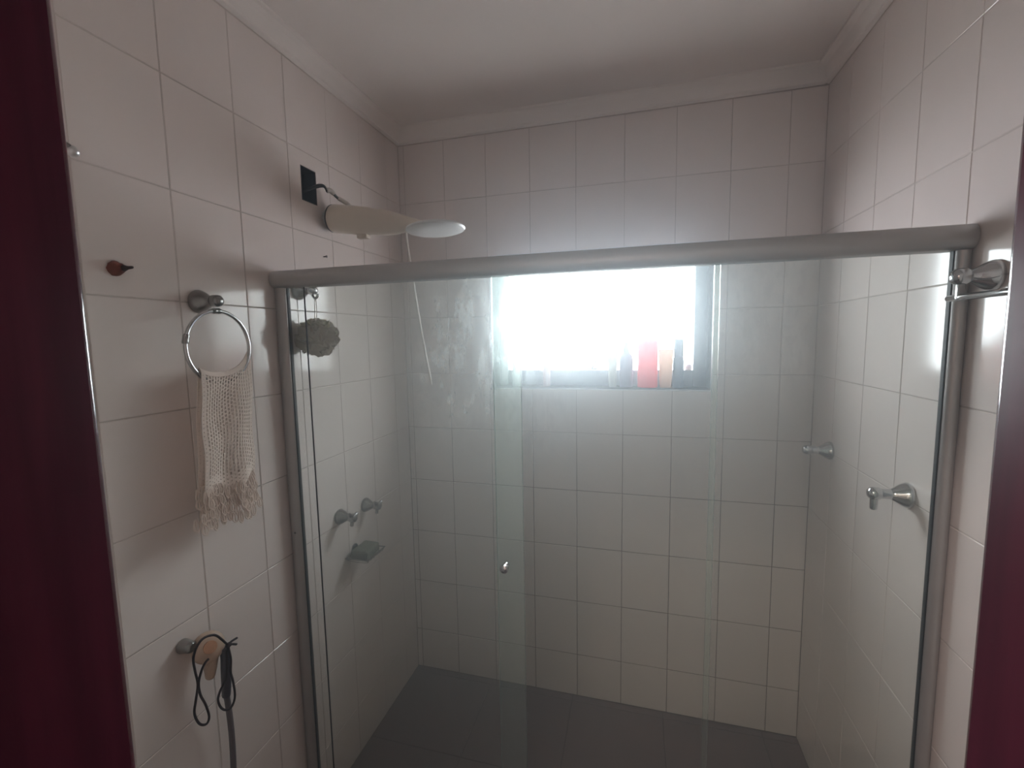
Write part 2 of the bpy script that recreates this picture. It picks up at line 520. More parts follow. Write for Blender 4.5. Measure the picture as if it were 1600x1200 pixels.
# doorway: dark wooden jambs and head with rounded edges
d1 = empty('door_1', ((DX0 + DX1) / 2, YN, 0), 'dark mahogany door frame seen at both edges of the photo', 'door frame', kind='structure')
for jx in (DX0 - JT, DX1):
    bm = bmesh.new(); box(bm, (jx, 0.10, 0), (jx + JT, YN + 0.004, DZ), 0.006, 4)
    bm.normal_update()
    for f in bm.faces:      # the rounded edges are worn smooth
        f.material_index = 0 if max(abs(c) for c in f.normal) > 0.999 else 1
    link('jamb', bm, [M['wood'], M['wood_polished']], d1, smooth=40)
bm = bmesh.new(); box(bm, (DX0 - JT, 0.10, DZ), (DX1 + JT, YN + 0.004, DZ + JT), 0.006, 4)
link('head', bm, M['wood'], d1, smooth=40)

# window: iron frame deep in the opening, white edge trim, chain-like grille
w1 = empty('window_1', ((WX0 + WX1) / 2, D, WZ0), 'bright window with dark frame in the far shower wall', 'window', kind='structure')
FY0, FY1 = 2.141, 2.183
FW = 0.055
FB = 0.072
for nm, lo, hi in (('frame_stile', (WX0, FY0, WZ0), (WX0 + 0.045, FY1, WZ1)), ('frame_stile', (WX1 - FW, FY0, WZ0), (WX1, FY1, WZ1)),
                   ('frame_rail', (WX0 + 0.045, FY0, WZ0), (WX1 - FW, FY1, WZ0 + FB)), ('frame_rail', (WX0 + 0.045, FY0, WZ1 - 0.04), (WX1 - FW, FY1, WZ1))):
    bm = bmesh.new(); box(bm, lo, hi, 0.003, 2); link(nm, bm, M['frame'], w1, smooth=40)
bm = bmesh.new()
box(bm, (WX0, D - 0.001, WZ0 - 0.004), (WX1, FY0, WZ0), 0.001, 1)
link('sill', bm, M['stone'], w1)
for nm, lo, hi in (('reveal', (WX0 - 0.004, D, WZ0), (WX0, FY0, WZ1)), ('reveal', (WX1, D, WZ0), (WX1 + 0.004, FY0, WZ1)), ('reveal', (WX0, D, WZ1), (WX1, FY0, WZ1 + 0.004))):
    bm = bmesh.new(); box(bm, lo, hi); link(nm, bm, M['frame'], w1)
t_ = 0.008
for lo, hi in (((WX0 - t_, D - 0.003, WZ0 - t_), (WX0, D + 0.004, WZ1 + t_)), ((WX1, D - 0.003, WZ0 - t_), (WX1 + t_, D + 0.004, WZ1 + t_)),
               ((WX0, D - 0.003, WZ0 - t_), (WX1, D + 0.004, WZ0 - 0.004)), ((WX0, D - 0.003, WZ1), (WX1, D + 0.004, WZ1 + t_))):
    bm = bmesh.new(); box(bm, lo, hi, 0.001, 1); link('edge_trim', bm, M['trim'], w1)
gy = 2.165
zA, zB = WZ0 + FB, WZ1 - 0.04
for k in range(6):
    gx = 1.239 - 0.144 * k
    if gx < WX0 + 0.07: continue
    ch = None
    z = 1.897
    ring_n = []
    zt = 1.887 + 0.165
    # connectors and elongated links, from the top of the opening downward
    c = 1.887 + 0.165 * 1
    bm = bmesh.new()
    links = []
    for q in (1, 0, -1):
        top = 1.877 + 0.165 * q
        b = top - 0.142
        pts = [(gx, gy, top), (gx + 0.019, gy, top - 0.024), (gx + 0.019, gy, b + 0.024), (gx, gy, b), (gx - 0.019, gy, b + 0.024), (gx - 0.019, gy, top - 0.024)]
        if top > zB: pts = [(gx + 0.019, gy, zB), (gx + 0.019, gy, b + 0.024), (gx, gy, b), (gx - 0.019, gy, b + 0.024), (gx - 0.019, gy, zB)]; cl = False
        elif b < zA: pts = [(gx + 0.019, gy, zA), (gx + 0.019, gy, top - 0.024), (gx, gy, top), (gx - 0.019, gy, top - 0.024), (gx - 0.019, gy, zA)]; cl = False
        else: cl = True
        if top - 0.03 < zA: continue
        tube(bm, pts, 0.0027, 6, closed=cl)
        if top < zB: tube(bm, [(gx, gy, min(top + 0.023, zB)), (gx, gy, top)], 0.0045, 6)
    ch = link('grille_chain', bm, M['grille'], w1, smooth=50)

# outside: unseen wall added to dim the left wall's reflection, and the yard
bm = bmesh.new(); box(bm, (3.0, 2.6, -3.0), (3.2, 8.0, 2.75))
struct('wall_sky_blocker', bm, M['wall_out'], 'unseen wall added outside to dim the window reflection in the left wall', 'wall')
bm = bmesh.new(); box(bm, (-12, 2.24, -3.1), (12, 22, -3.0))
struct('ground', bm, M['ground'], 'concrete yard outside the window', 'ground')

# thin scattering volume added to imitate lens glare round the bright window
hm = bpy.data.materials.new('glare_volume')
hm.use_nodes = True
hn = hm.node_tree
hn.nodes.clear()
ho = hn.nodes.new('ShaderNodeOutputMaterial')
hv = hn.nodes.new('ShaderNodeVolumeScatter')
hv.inputs['Color'].default_value = (0.74, 0.87, 1.0, 1)
hv.inputs['Density'].default_value = 0.115
hv.inputs['Anisotropy'].default_value = 0.80
hv2 = hn.nodes.new('ShaderNodeVolumeScatter')
hv2.inputs['Color'].default_value = (0.97, 0.985, 1.0, 1)
hv2.inputs['Density'].default_value = 0.085
hv2.inputs['Anisotropy'].default_value = 0.3
ha = hn.nodes.new('ShaderNodeAddShader')
hn.links.new(hv.outputs[0], ha.inputs[0])
hn.links.new(hv2.outputs[0], ha.inputs[1])
hn.links.new(ha.outputs[0], ho.inputs['Volume'])
bm = bmesh.new(); box(bm, (-0.004, YN + 0.03, -0.01), (W + 0.004, D + 0.12, H + 0.01))
tag(link('glare_volume', bm, hm), 'thin bluish volume added to imitate lens glare around the bright window', 'glare_volume', kind='stuff')

# ---------------------------------------------------------------- shower screen
sc_ = empty('shower_screen', (W / 2, G, 0), 'framed glass shower screen with grey rail running wall to wall', 'shower screen')
RZ0, RZ1 = CZ + 0.170, CZ + 0.223
# rounded top rail profile in (y, z)
pr = [(G + 0.022, RZ0), (G + 0.022, RZ1 - 0.006), (G + 0.016, RZ1)]
for k in range(9):
    a = math.radians(90 + 180 * k / 8)
    pr.append((G - 0.006 + 0.019 * math.cos(a), (RZ0 + RZ1) / 2 + (RZ1 - RZ0) / 2 * math.sin(a)))
bm = bmesh.new(); prism(bm, pr, 0, 0.002, W - 0.002)
link('top_rail', bm, M['alu'], sc_, smooth=35)
def post(x0, x1, side):
    bm = bmesh.new()
    n = 10
    poly = [(x1, G + 0.016), (x0, G + 0.016)]
    for k in range(n + 1):
        t = k / n
        poly.append((x0 + (x1 - x0) * t, G - 0.003 - 0.011 * math.sin(math.pi * t) ** 0.7))
    prism(bm, poly, 2, 0.0, RZ0)
    p = link('post', bm, M['alu'], sc_, smooth=35)
    bm = bmesh.new()
    gx0 = x1 if side > 0 else x0 - 0.0025
    box(bm, (gx0, G + 0.001, 0.04), (gx0 + 0.0025, G + 0.0125, RZ0))
    link('gasket', bm, M['gasket'], p)
    return p
pA = post(0.001, 0.0415, 1)
pB = post(W - 0.0285, W - 0.0005, -1)
bm = bmesh.new(); lathe(bm, (0.033, G - 0.021, CZ - 0.62), (0, -1, 0), [(0, 0.0035), (0.0015, 0.0032), (0.002, 0)], 10)
link('screw', bm, M['rust'], pA)
bm = bmesh.new(); box(bm, (0.042, G - 0.022, 0.0), (W - 0.029, G + 0.022, 0.04), 0.004, 2)
link('bottom_track', bm, M['alu'], sc_, smooth=35)
def pane(x0, x1, yc, m):
    bm = bmesh.new()
    box(bm, (x0, yc - 0.004, 0.03), (x1, yc + 0.004, RZ0 + 0.01))
    for f in bm.faces:
        f.material_index = 1 if abs(f.normal.y) < 0.5 else 0
    bmesh.ops.recalc_face_normals(bm, faces=bm.faces[:])
    for f in bm.faces:
        f.material_index = 1 if abs(f.normal.y) < 0.5 else 0
    return link('glass_panel', bm, [m, M['glass_edge']], sc_, recalc=False)
gl = pane(0.0425, 0.7957, G + 0.008, M['glass_left']); gl['label'] = 'cloudy glass panel at the left, streaked with dried soap'
gs = pane(0.7208, 1.2947, G - 0.008, M['glass_slide']); gs['label'] = 'clearer sliding glass panel with a small knob'
gr = pane(1.284, W - 0.0295, G + 0.008, M['glass_right']); gr['label'] = 'clear glass panel at the right'
bm = bmesh.new(); lathe(bm, (0.748, G - 0.012, 1.0775), (0, -1, 0), [(0, 0.009), (0.006, 0.009), (0.008, 0.006), (0.014, 0.007), (0.018, 0.012), (0.026, 0.012), (0.029, 0.008), (0.0295, 0)], 20)
link('knob', bm, M['chrome'], gs, smooth=40)
bm = bmesh.new(); box(bm, (0.104, G + 0.002, 0.04), (0.1085, G + 0.0035, RZ0), 0)
link('seal_strip', bm, M['gasket'], gl)

# ---------------------------------------------------------------- wall fittings
def flange_post(bm, o, ax, L=0.07, R_=0.030, knob=0.0155):
    lathe(bm, o, ax, [(0.0, R_), (0.004, R_ + 0.001), (0.010, R_ * 0.96), (0.020, R_ * 0.80), (0.030, R_ * 0.58), (0.040, R_ * 0.42), (0.046, R_ * 0.36)], 28)
def knob_part(bm, o, ax, L=0.07, r=0.0155):
    lathe(bm, o, ax, [(L - 0.026, r * 0.62), (L - 0.020, r * 0.80), (L - 0.016, r), (L - 0.004, r), (L + 0.002, r * 0.92), (L + 0.008, r * 0.60), (L + 0.010, 0)], 24)

# towel ring on the left wall
tr_o = (0.0005, 0.9331, 1.8353)
tr = empty('towel_ring', tr_o, 'chrome towel ring with cone base holding the cream crochet cloth', 'towel ring')
bm = bmesh.new(); flange_post(bm, tr_o, (1, 0, 0)); link('wall_base', bm, M['oldchrome'], tr, smooth=45)
bm = bmesh.new(); knob_part(bm, tr_o, (1, 0, 0), 0.066); link('knob', bm, M['oldchrome'], tr, smooth=45)
RC = Vector((0.066, 0.926, 1.7175)); RR = 0.092
def ringpt(a, r=RR): return Vector((RC.x, RC.y + r * math.cos(a), RC.z + r * math.sin(a)))
bm = bmesh.new(); tube(bm, [ringpt(2 * math.pi * k / 64) for k in range(64)], 0.0050, 10, closed=True)
rg = link('ring', bm, M['chrome'], tr, smooth=60)
for a0, a1 in ((math.radians(160), math.radians(174)), (math.radians(84), math.radians(98))):
    bm = bmesh.new()
    pts = [ringpt(a0 + (a1 - a0) * k / 6) for k in range(7)]
    tube(bm, pts, [0.0066, 0.0078, 0.0072, 0.0072, 0.0072, 0.0078, 0.0066], 12)
    link('collar', bm, M['oldchrome'], rg, smooth=50)

# crochet cloth: an open net folded over the ring, with a denser ragged border
def cloth():
    rnd = random.Random(11)
    bm = bmesh.new()
    NU, NV = 19, 30
    def P(u, v, layer):
        yt = 0.862 + 0.156 * u
        dy = max(-0.0899, min(0.0899, yt - RC.y))
        zt = RC.z - math.sqrt(max(1e-6, (RR + 0.005) ** 2 - dy * dy)) + 0.012
        zt += 0.010 * math.sin(3.0 * u)
        zb = 1.352 + 0.006 * math.sin(9 * u + layer)
        yb = 0.838 + 0.162 * u
        y = yt + (yb - yt) * v ** 0.8
        z = zt + (zb - zt) * v
        fold = 0.006 * math.sin(2 * math.pi * (u * 1.6 + 0.15)) * (0.35 + v) + 0.003 * math.sin(11 * v + 5 * u)
        if layer == 0: x = RC.x + 0.006 + 0.006 * v + fold
        else: x = RC.x - 0.006 - 0.004 * v + fold * 0.8
        return Vector((x, y, z))
    def cell(a, b, c, d, f):
        q = [a, b, c, d]
        ctr = (a + b + c + d) / 4
        inn = [ctr + Vector((0, (p.y - ctr.y) * f[0], (p.z - ctr.z) * f[1])) + Vector(((p.x - ctr.x) * f[0], 0, 0)) for p in q]
        vo = [bm.verts.new(p) for p in q]
        vi = [bm.verts.new(p) for p in inn]
        for i in range(4):
            bm.faces.new((vo[i], vo[(i + 1) % 4], vi[(i + 1) % 4], vi[i]))
    for layer in (0, 1):
        for i in range(NU):
            off = 0.5 if i % 2 else 0.0
            for j in range(-1, NV):
                v0, v1 = (j + off) / NV, (j + 1 + off) / NV
                v0, v1 = max(0, v0), min(1, v1)
                if v1 - v0 < 0.004: continue
                u0, u1 = i / NU, (i + 1) / NU
                hole = (0.52 + rnd.uniform(-0.08, 0.06), 0.70 + rnd.uniform(-0.1, 0.05)) if v0 < 0.86 else (0.3, 0.3)
                if i in (0, NU - 1): hole = (0.15, 0.3)
                cell(P(u0, v0, layer), P(u1, v0, layer), P(u1, v1, layer), P(u0, v1, layer), hole)
    # roll over the ring joining both layers
    n = 24
    for i in range(n):
        u0, u1 = i / n, (i + 1) / n
        for k in range(5):
            def Q(u, t):
                a = P(u, 0, 1); b = P(u, 0, 0)
                p = a + (b - a) * t
                p.z += 0.011 * math.sin(math.pi * t)
                return p
            t0, t1 = k / 5, (k + 1) / 5
            vs = [bm.verts.new(Q(u0, t0)), bm.verts.new(Q(u1, t0)), bm.verts.new(Q(u1, t1)), bm.verts.new(Q(u0, t1))]
            bm.faces.new(vs)
    return bm, P, rnd
bm, CP, rnd = cloth()
bmesh.ops.remove_doubles(bm, verts=bm.verts[:], dist=0.0002)
ct = link('crochet_cloth', bm, M['yarn'], None)
sd = ct.modifiers.new('thickness', 'SOLIDIFY'); sd.thickness = 0.0022; sd.offset = 0
tag(ct, 'cream crochet cloth hanging through the chrome ring', 'towel')
# ragged lace border: small overlapping scallops and loose loops under the net
bm = bmesh.new()
for layer in (0, 1):
    for row in range(4):
        for i in range(15):
            u = (i + 0.5 * (row % 2) + rnd.uniform(-0.2, 0.2)) / 15
            if not 0 <= u <= 1.0: continue
            if row == 3 and rnd.random() < 0.35: continue
            p = CP(u, 1, layer)
            z = p.z + 0.012 - row * 0.026 + rnd.uniform(-0.006, 0.006)
            y = p.y + rnd.uniform(-0.003, 0.003) + (u - 0.5) * 0.012 * row
            x = p.x + rnd.uniform(-0.004, 0.005)
            hgt = rnd.uniform(0.024, 0.036); wd = rnd.uniform(0.006, 0.009)
            loop = [(x, y - wd * 0.3, z), (x + 0.002, y - wd, z - hgt * 0.6), (x + 0.003, y, z - hgt), (x + 0.002, y + wd, z - hgt * 0.6), (x, y + wd * 0.3, z)]
            tube(bm, spline(loop, 3), 0.0019, 5)
            tube(bm, [(x, y, z), (x + 0.002, y, z - hgt * 0.95)], 0.0017, 5)
tag(link('lace_border', bm, M['yarn'], ct, smooth=60), 'ragged lace border', kind='stuff')

# hook beside the door frame on the left wall
def robe_hook(name, o, L, label, m1, m2, drop=True):
    r = empty(name, o, label, 'hook')
    bm = bmesh.new(); flange_post(bm, o, (1, 0, 0)); link('wall_base', bm, m1, r, smooth=45)
    bm = bmesh.new(); knob_part(bm, o, (1, 0, 0), L); link('knob', bm, m2, r, smooth=45)
    if drop:
        bm = bmesh.new()
        a = Vector(o) + Vector((L - 0.008, 0, -0.008))
        tube(bm, spline([a, a + Vector((0.002, 0, -0.012)), a + Vector((0.010, 0, -0.019)), a + Vector((0.019, 0, -0.013)), a + Vector((0.021, 0, -0.004))], 5), 0.0042, 10)
        link('hook_arm', bm, m2, r, smooth=50)
    return r
r = empty('robe_hook', (0.0005, 0.626, CZ + 0.387), 'bright chrome ball hook beside the dark door frame at left', 'hook')
o = (0.0005, 0.626, CZ + 0.387)
bm = bmesh.new(); flange_post(bm, o, (1, 0, 0), R_=0.024); link('wall_base', bm, M['oldchrome'], r, smooth=45)
bm = bmesh.new(); tube(bm, spline([(0.042, 0.626, CZ + 0.387), (0.055, 0.633, CZ + 0.383), (0.060, 0.645, CZ + 0.376)], 5), 0.006, 12); link('hook_arm', bm, M['oldchrome'], r, smooth=50)
bm = bmesh.new(); bmesh.ops.create_uvsphere(bm, u_segments=24, v_segments=16, radius=0.0105)
for v in bm.verts: v.co += Vector((0.060, 0.650, CZ + 0.370))
link('ball', bm, M['satin'], r, smooth=60)

# hook inside the shower with the pouf
hk = robe_hook('shower_hook', (0.0005, 1.298, CZ + 0.172), 0.066, 'chrome cone hook on left wall just inside the glass', M['oldchrome'], M['chrome'])
# bath pouf
def pouf():
    rnd = random.Random(4)
    c = Vector((0.069, 1.297, CZ + 0.0155))
    bm = bmesh.new(); bmg = bmesh.new()
    for k in range(90):
        d = Vector((rnd.gauss(0, 1), rnd.gauss(0, 1), rnd.gauss(0, 1))).normalized()
        x, y, z = basis(d)
        b = bmg if (d.z > 0.35 and rnd.random() < 0.6) else bm
        n = 14
        ph = rnd.uniform(0, 6.28); fr = rnd.choice((2, 3))
        R0 = rnd.uniform(0.026, 0.036)
        base = c + Vector((d.x * 0.034, d.y * 0.044, d.z * 0.034))
        vc = b.verts.new(c + d * 0.012)
        ring1, ring2 = [], []
        for i in range(n):
            a = 2 * math.pi * i / n
            wv = math.sin(fr * a + ph)
            e = x * math.cos(a) + y * math.sin(a)
            ring1.append(b.verts.new(base + e * R0 * 0.55 + d * (0.008 + 0.008 * wv)))
            ring2.append(b.verts.new(base + e * R0 + d * (0.012 + 0.014 * wv)))
        for i in range(n):
            j = (i + 1) % n
            b.faces.new((vc, ring1[i], ring1[j])); b.faces.new((ring1[i], ring2[i], ring2[j], ring1[j]))
    return bm, bmg
bm, bmg = pouf()
for b in (bm, bmg):
    for v in b.verts:
        if v.co.x < 0.006: v.co.x = 0.006 + 0.1 * random.random() * 0.02
pf = link('bath_pouf', bm, M['pouf'], None, smooth=70)
tag(pf, 'tan mesh bath pouf hanging from the hook behind the glass', 'bath sponge')
pg = link('ruffle', bmg, M['pouf_g'], pf, smooth=70); pg['label'] = 'olive green ruffles'
bm = bmesh.new()
tube(bm, spline([(0.064, 1.293, CZ + 0.054), (0.066, 1.294, CZ + 0.094), (0.067, 1.297, CZ + 0.140), (0.067, 1.299, CZ + 0.148), (0.068, 1.302, CZ + 0.140), (0.070, 1.299, CZ + 0.094), (0.068, 1.291, CZ + 0.054)], 6), 0.0012, 6)
link('hanging_string', bm, M['pouf'], pf)

# broken wall plug with a screw
wp = empty('wall_plug', (0.0005, 0.747, CZ + 0.167), 'red-brown wall plug with dark screw above the towel ring', 'wall plug')
bm = bmesh.new()
lathe(bm, (0, 0.7415, CZ + 0.167), (1, 0.02, 0), [(-0.002, 0.0155), (0.003, 0.0165), (0.008, 0.0150), (0.014, 0.0120), (0.020, 0.0105), (0.024, 0.0085), (0.0245, 0)], 16)
rnd = random.Random(2)
for v in bm.verts:
    v.co += Vector((rnd.uniform(-1, 1), rnd.uniform(-1, 1), rnd.uniform(-1, 1))) * 0.0011
link('plug', bm, M['terracotta'], wp, smooth=50)
bm = bmesh.new()
lathe(bm, (0.020, 0.744, CZ + 0.167), (1, 0.10, 0.04), [(0, 0.0078), (0.006, 0.0068), (0.012, 0.0042), (0.020, 0.0034), (0.026, 0.0030), (0.030, 0)], 12)
link('screw', bm, M['rust'], wp, smooth=50)
# small dark nail above the rail
bm = bmesh.new(); lathe(bm, (0.0, 1.443, CZ + 0.309), (1, 0, 0), [(0, 0.0022), (0.012, 0.0022), (0.012, 0.0045), (0.014, 0.004), (0.0145, 0)], 10)
tag(link('nail', bm, M['rust'], None, smooth=40), 'small dark nail in tile below the electric shower', 'nail')

# junction box with open wiring
jb = empty('junction_box', (0, 1.387, CZ + 0.541), 'open black junction box sunk in the left wall', 'junction box')
bm = bmesh.new()
t = 0.003
box(bm, (-0.060, y0 + 0.0005, z0 + 0.0005), (-0.056, y1 - 0.0005, z1 - 0.0005))
box(bm, (-0.056, y0 + 0.0005, z0 + 0.0005), (0.0005, y0 + t, z1 - 0.0005)); box(bm, (-0.056, y1 - t, z0 + 0.0005), (0.0005, y1 - 0.0005, z1 - 0.0005))
box(bm, (-0.056, y0 + t, z0 + 0.0005), (0.0005, y1 - t, z0 + t)); box(bm, (-0.056, y0 + t, z1 - t), (0.0005, y1 - t, z1 - 0.0005))
link('box_body', bm, M['box'], jb)
wr = empty('shower_wire', (0.0, 1.397, CZ + 0.52), 'black wires running from the junction box to the electric shower', 'wire')
bm = bmesh.new()
tube(bm, spline([(-0.050, 1.387, 2.242), (-0.015, 1.389, 2.254), (0.012, 1.409, 2.273), (0.030, 1.425, 2.276), (0.044, 1.425, 2.254)], 6), 0.0042, 8)
tube(bm, spline([(-0.050, 1.379, 2.227), (-0.018, 1.375, 2.242), (0.010, 1.403, 2.263), (0.032, 1.421, 2.271), (0.044, 1.423, 2.258)], 6), 0.0035, 8)
link('conductor', bm, M['black_wire'], wr, smooth=60)
bm = bmesh.new(); tube(bm, spline([(0.043, 1.424, 2.258), (0.050, 1.435, 2.260), (0.052, 1.449, 2.254)], 4), 0.0085, 10); link('tape_joint', bm, M['tape'], wr, smooth=50)
bm = bmesh.new(); tube(bm, spline([(0.052, 1.447, 2.254), (0.054, 1.461, 2.246), (0.056, 1.473, 2.242)], 4), 0.0050, 8); link('conductor', bm, M['black_wire'], wr, smooth=50)
bm = bmesh.new(); tube(bm, spline([(0.055, 1.471, 2.244), (0.066, 1.481, 2.236), (0.082, 1.487, 2.224), (0.090, 1.484, 2.214)], 4), [0.008] * 12 + [0.009], 10); link('cable_sheath', bm, M['tape'], wr, smooth=50)

# electric shower: horizontal body from the wall, flat round head
es = empty('electric_shower', (0.0, 1.4720, CZ + 0.4480), 'off-white electric shower with cylinder body and flat round head', 'shower head')
A = Vector((0.030, 1.4720, CZ + 0.4480)); ax = Vector((0.97, 0.0, -0.145)).normalized()
bm = bmesh.new(); lathe(bm, (0.0, 1.4720, CZ + 0.4520), (1, 0, -0.14), [(0.0, 0.026), (0.004, 0.026), (0.010, 0.016), (0.036, 0.016)], 20)
link('wall_pipe', bm, M['plastic_grey'], es, smooth=40)
bm = bmesh.new()
lathe(bm, A, ax, [(0, 0.040), (0.003, 0.0485), (0.008, 0.0505), (0.090, 0.0495), (0.150, 0.0475), (0.155, 0.0450), (0.205, 0.0440), (0.250, 0.0385), (0.290, 0.0290), (0.330, 0.0205), (0.372, 0.0150), (0.40, 0.013), (0.43, 0.012)], 36)
link('body', bm, M['plastic'], es, smooth=35)
bm = bmesh.new(); lathe(bm, A, ax, [(-0.003, 0.0475), (-0.002, 0.0490), (0.0025, 0.0492), (0.0028, 0.0475)], 36); link('end_seam', bm, M['gasket'], es, smooth=40)
hc = A + ax * 0.408 + Vector((0, 0, -0.004))
bm = bmesh.new()
lathe(bm, hc, (0.05, 0, -1), [(-0.013, 0.030), (-0.011, 0.060), (-0.006, 0.086), (0.0, 0.100), (0.005, 0.102), (0.009, 0.099), (0.011, 0.092)], 44)
hd = link('spray_head', bm, M['plastic_grey'], es, smooth=40)
bm = bmesh.new(); lathe(bm, hc, (0.05, 0, -1), [(0.0105, 0.0915), (0.0125, 0.088), (0.0135, 0.05), (0.0138, 0)], 44)
link('spray_plate', bm, M['plastic_grey'], hd, smooth=40)
bm = bmesh.new(); box(bm, (0.130, 1.4580, CZ + 0.3670), (0.172, 1.4840, CZ + 0.3940), 0.004, 2)
link('selector_switch', bm, M['plastic'], es, smooth=40)
bm = bmesh.new()
tube(bm, spline([(0.318, 1.4750, CZ + 0.3870), (0.317, 1.4850, CZ + 0.3370), (0.316, 1.5230, CZ + 0.2020), (0.315, 1.5670, CZ + 0.0520), (0.314, 1.6090, CZ + -0.0680), (0.314, 1.6370, CZ + -0.1430), (0.313, 1.6470, CZ + -0.1780)], 6), 0.0042, 8)
link('hand_hose', bm, M['tube'], es, smooth=60)

# shower valves on the left wall under the electric shower
def valve(name, o, ax, label, m):
    v = empty(name, o, label, 'valve', None)
    bm = bmesh.new(); flange_post(bm, o, ax, R_=0.029); link('wall_base', bm, m, v, smooth=45)
    bm = bmesh.new(); lathe(bm, o, ax, [(0.042, 0.010), (0.048, 0.015), (0.060, 0.0165), (0.072, 0.015), (0.076, 0.009), (0.077, 0)], 20)
    p = Vector(o) + Vector(ax) * 0.060
    for k in range(3):
        a = math.radians(90 + 120 * k)
        x, y, z = basis(ax)
        lathe(bm, p, tuple(x * math.cos(a) + y * math.sin(a)), [(0.008, 0.0075), (0.024, 0.0068), (0.030, 0.0072), (0.034, 0)], 12)
    link('handle', bm, m, v, smooth=45)
    return v
valve('shower_valve', (0.0005, 1.4448, 1.052), (1, 0, 0), 'chrome shower valve nearest the glass, blurred behind the cloudy panel', M['oldchrome'])
valve('shower_valve', (0.0005, 1.6163, 1.036), (1, 0, 0), 'chrome shower valve nearer the far corner, behind the cloudy panel', M['oldchrome'])
# soap holder with a sponge under the valves
so = empty('soap_holder', (0.0005, 1.53, CZ - 0.853), 'wire soap holder on left wall under the two valves', 'soap holder')
bm = bmesh.new()
zc = CZ - 0.854
tube(bm, [(0.002, 1.465, zc), (0.10, 1.465, zc), (0.10, 1.595, zc), (0.002, 1.595, zc)], 0.0028, 8)
link('rim', bm, M['oldchrome'], so, smooth=50)
for k in range(6):
    bm = bmesh.new(); yy = 1.477 + 0.0212 * k
    tube(bm, spline([(0.002, yy, zc), (0.012, yy, zc - 0.014), (0.088, yy, zc - 0.014), (0.10, yy, zc)], 4), 0.0018, 6)
    link('wire', bm, M['oldchrome'], so, smooth=50)
bm = bmesh.new(); lathe(bm, (0.0, 1.53, zc + 0.012), (1, 0, 0), [(0, 0.020), (0.004, 0.020), (0.006, 0.014), (0.0065, 0)], 16); link('wall_base', bm, M['oldchrome'], so, smooth=40)
bm = bmesh.new(); box(bm, (0.014, 1.480, zc - 0.012), (0.088, 1.580, zc + 0.028), 0.012, 4)
rnd = random.Random(9)
bmesh.ops.subdivide_edges(bm, edges=bm.edges[:], cuts=1, use_grid_fill=True)
for v in bm.verts: v.co += Vector((rnd.gauss(0, 1), rnd.gauss(0, 1), abs(rnd.gauss(0, 1)))) * 0.0012
tag(link('sponge', bm, M['sponge'], None, smooth=60), 'dark grey-green sponge lying in the wire soap holder', 'sponge')

# right wall: two chrome posts inside the shower
def right_post(yc, zc, label, stub):
    o = (W - 0.0005, yc, zc)
    v = empty('bar_post', o, label, 'bar post')
    bm = bmesh.new(); flange_post(bm, o, (-1, 0, 0), R_=0.032); link('wall_base', bm, M['chrome'], v, smooth=45)
    bm = bmesh.new(); knob_part(bm, o, (-1, 0, 0), 0.082, 0.0165)
    lathe(bm, o, (-1, 0, 0), [(0.040, 0.0135), (0.060, 0.0125)], 16)
    link('knob', bm, M['chrome'], v, smooth=45)
    if stub:
        bm = bmesh.new(); lathe(bm, (W - 0.076, yc, zc - 0.012), (0, 0, -1), [(0, 0.0085), (0.006, 0.009), (0.028, 0.0085), (0.031, 0.007), (0.0315, 0)], 16)
        link('stub', bm, M['chrome'], v, smooth=45)
right_post(1.836, 1.304, 'chrome bar post on right wall near the far corner', False)
right_post(1.354, 1.306, 'chrome post with a drop stub on right wall nearer the glass', True)

# right wall: towel bar outside the screen
tb = empty('towel_bar', (W, 0.90, CZ + 0.115), 'chrome towel bar on right wall beside the shower post', 'towel bar')
for yc in (1.126, 0.64):
    o = (W - 0.0005, yc, CZ + 0.108)
    bm = bmesh.new(); flange_post(bm, o, (-1, 0, 0), R_=0.030); b_ = link('wall_base', bm, M['chrome'], tb, smooth=45)
    bm = bmesh.new(); knob_part(bm, o, (-1, 0, 0), 0.063, 0.0165); link('knob', bm, M['chrome'], b_, smooth=45)
    bm = bmesh.new(); box(bm, (W - 0.062, yc - 0.006, CZ + 0.062), (W - 0.048, yc + 0.006, CZ + 0.097), 0.003, 2); link('bracket', bm, M['oldchrome'], b_, smooth=40)
bm = bmesh.new(); lathe(bm, (W - 0.055, 1.164, CZ + 0.067), (0, -1, 0), [(0, 0), (0.001, 0.005), (0.004, 0.0066), (0.550, 0.0066), (0.555, 0.005), (0.556, 0)], 16); link('rod', bm, M['chrome'], tb, smooth=45)

# hygienic hand spray on the left wall
hs = empty('hand_spray', (0.0005, 0.8288, 0.9595), 'peach hand spray with grey hose in a wall holder at lower left', 'hand spray')
bm = bmesh.new(); lathe(bm, (0.0005, 0.8068, 0.9665), (1, 0.08, 0), [(0, 0.017), (0.004, 0.018), (0.012, 0.0165), (0.022, 0.0155), (0.030, 0.014), (0.034, 0.010)], 20); link('wall_holder', bm, M['oldchrome'], hs, smooth=45)
bm = bmesh.new(); lathe(bm, (0.028, 0.8488, 0.9385), (0.86, -0.34, 0.38), [(-0.012, 0.016), (-0.006, 0.028), (0.004, 0.037), (0.014, 0.039), (0.022, 0.036), (0.027, 0.028), (0.029, 0.014), (0.0295, 0)], 28)
hd = link('spray_head', bm, M['peach_pale'], hs, smooth=50)
bm = bmesh.new(); lathe(bm, (0.028, 0.8488, 0.9385), (0.86, -0.34, 0.38), [(0.0285, 0.016), (0.0312, 0.0155), (0.0316, 0.008), (0.0318, 0)], 20); link('spray_face', bm, M['peach'], hd, smooth=50)
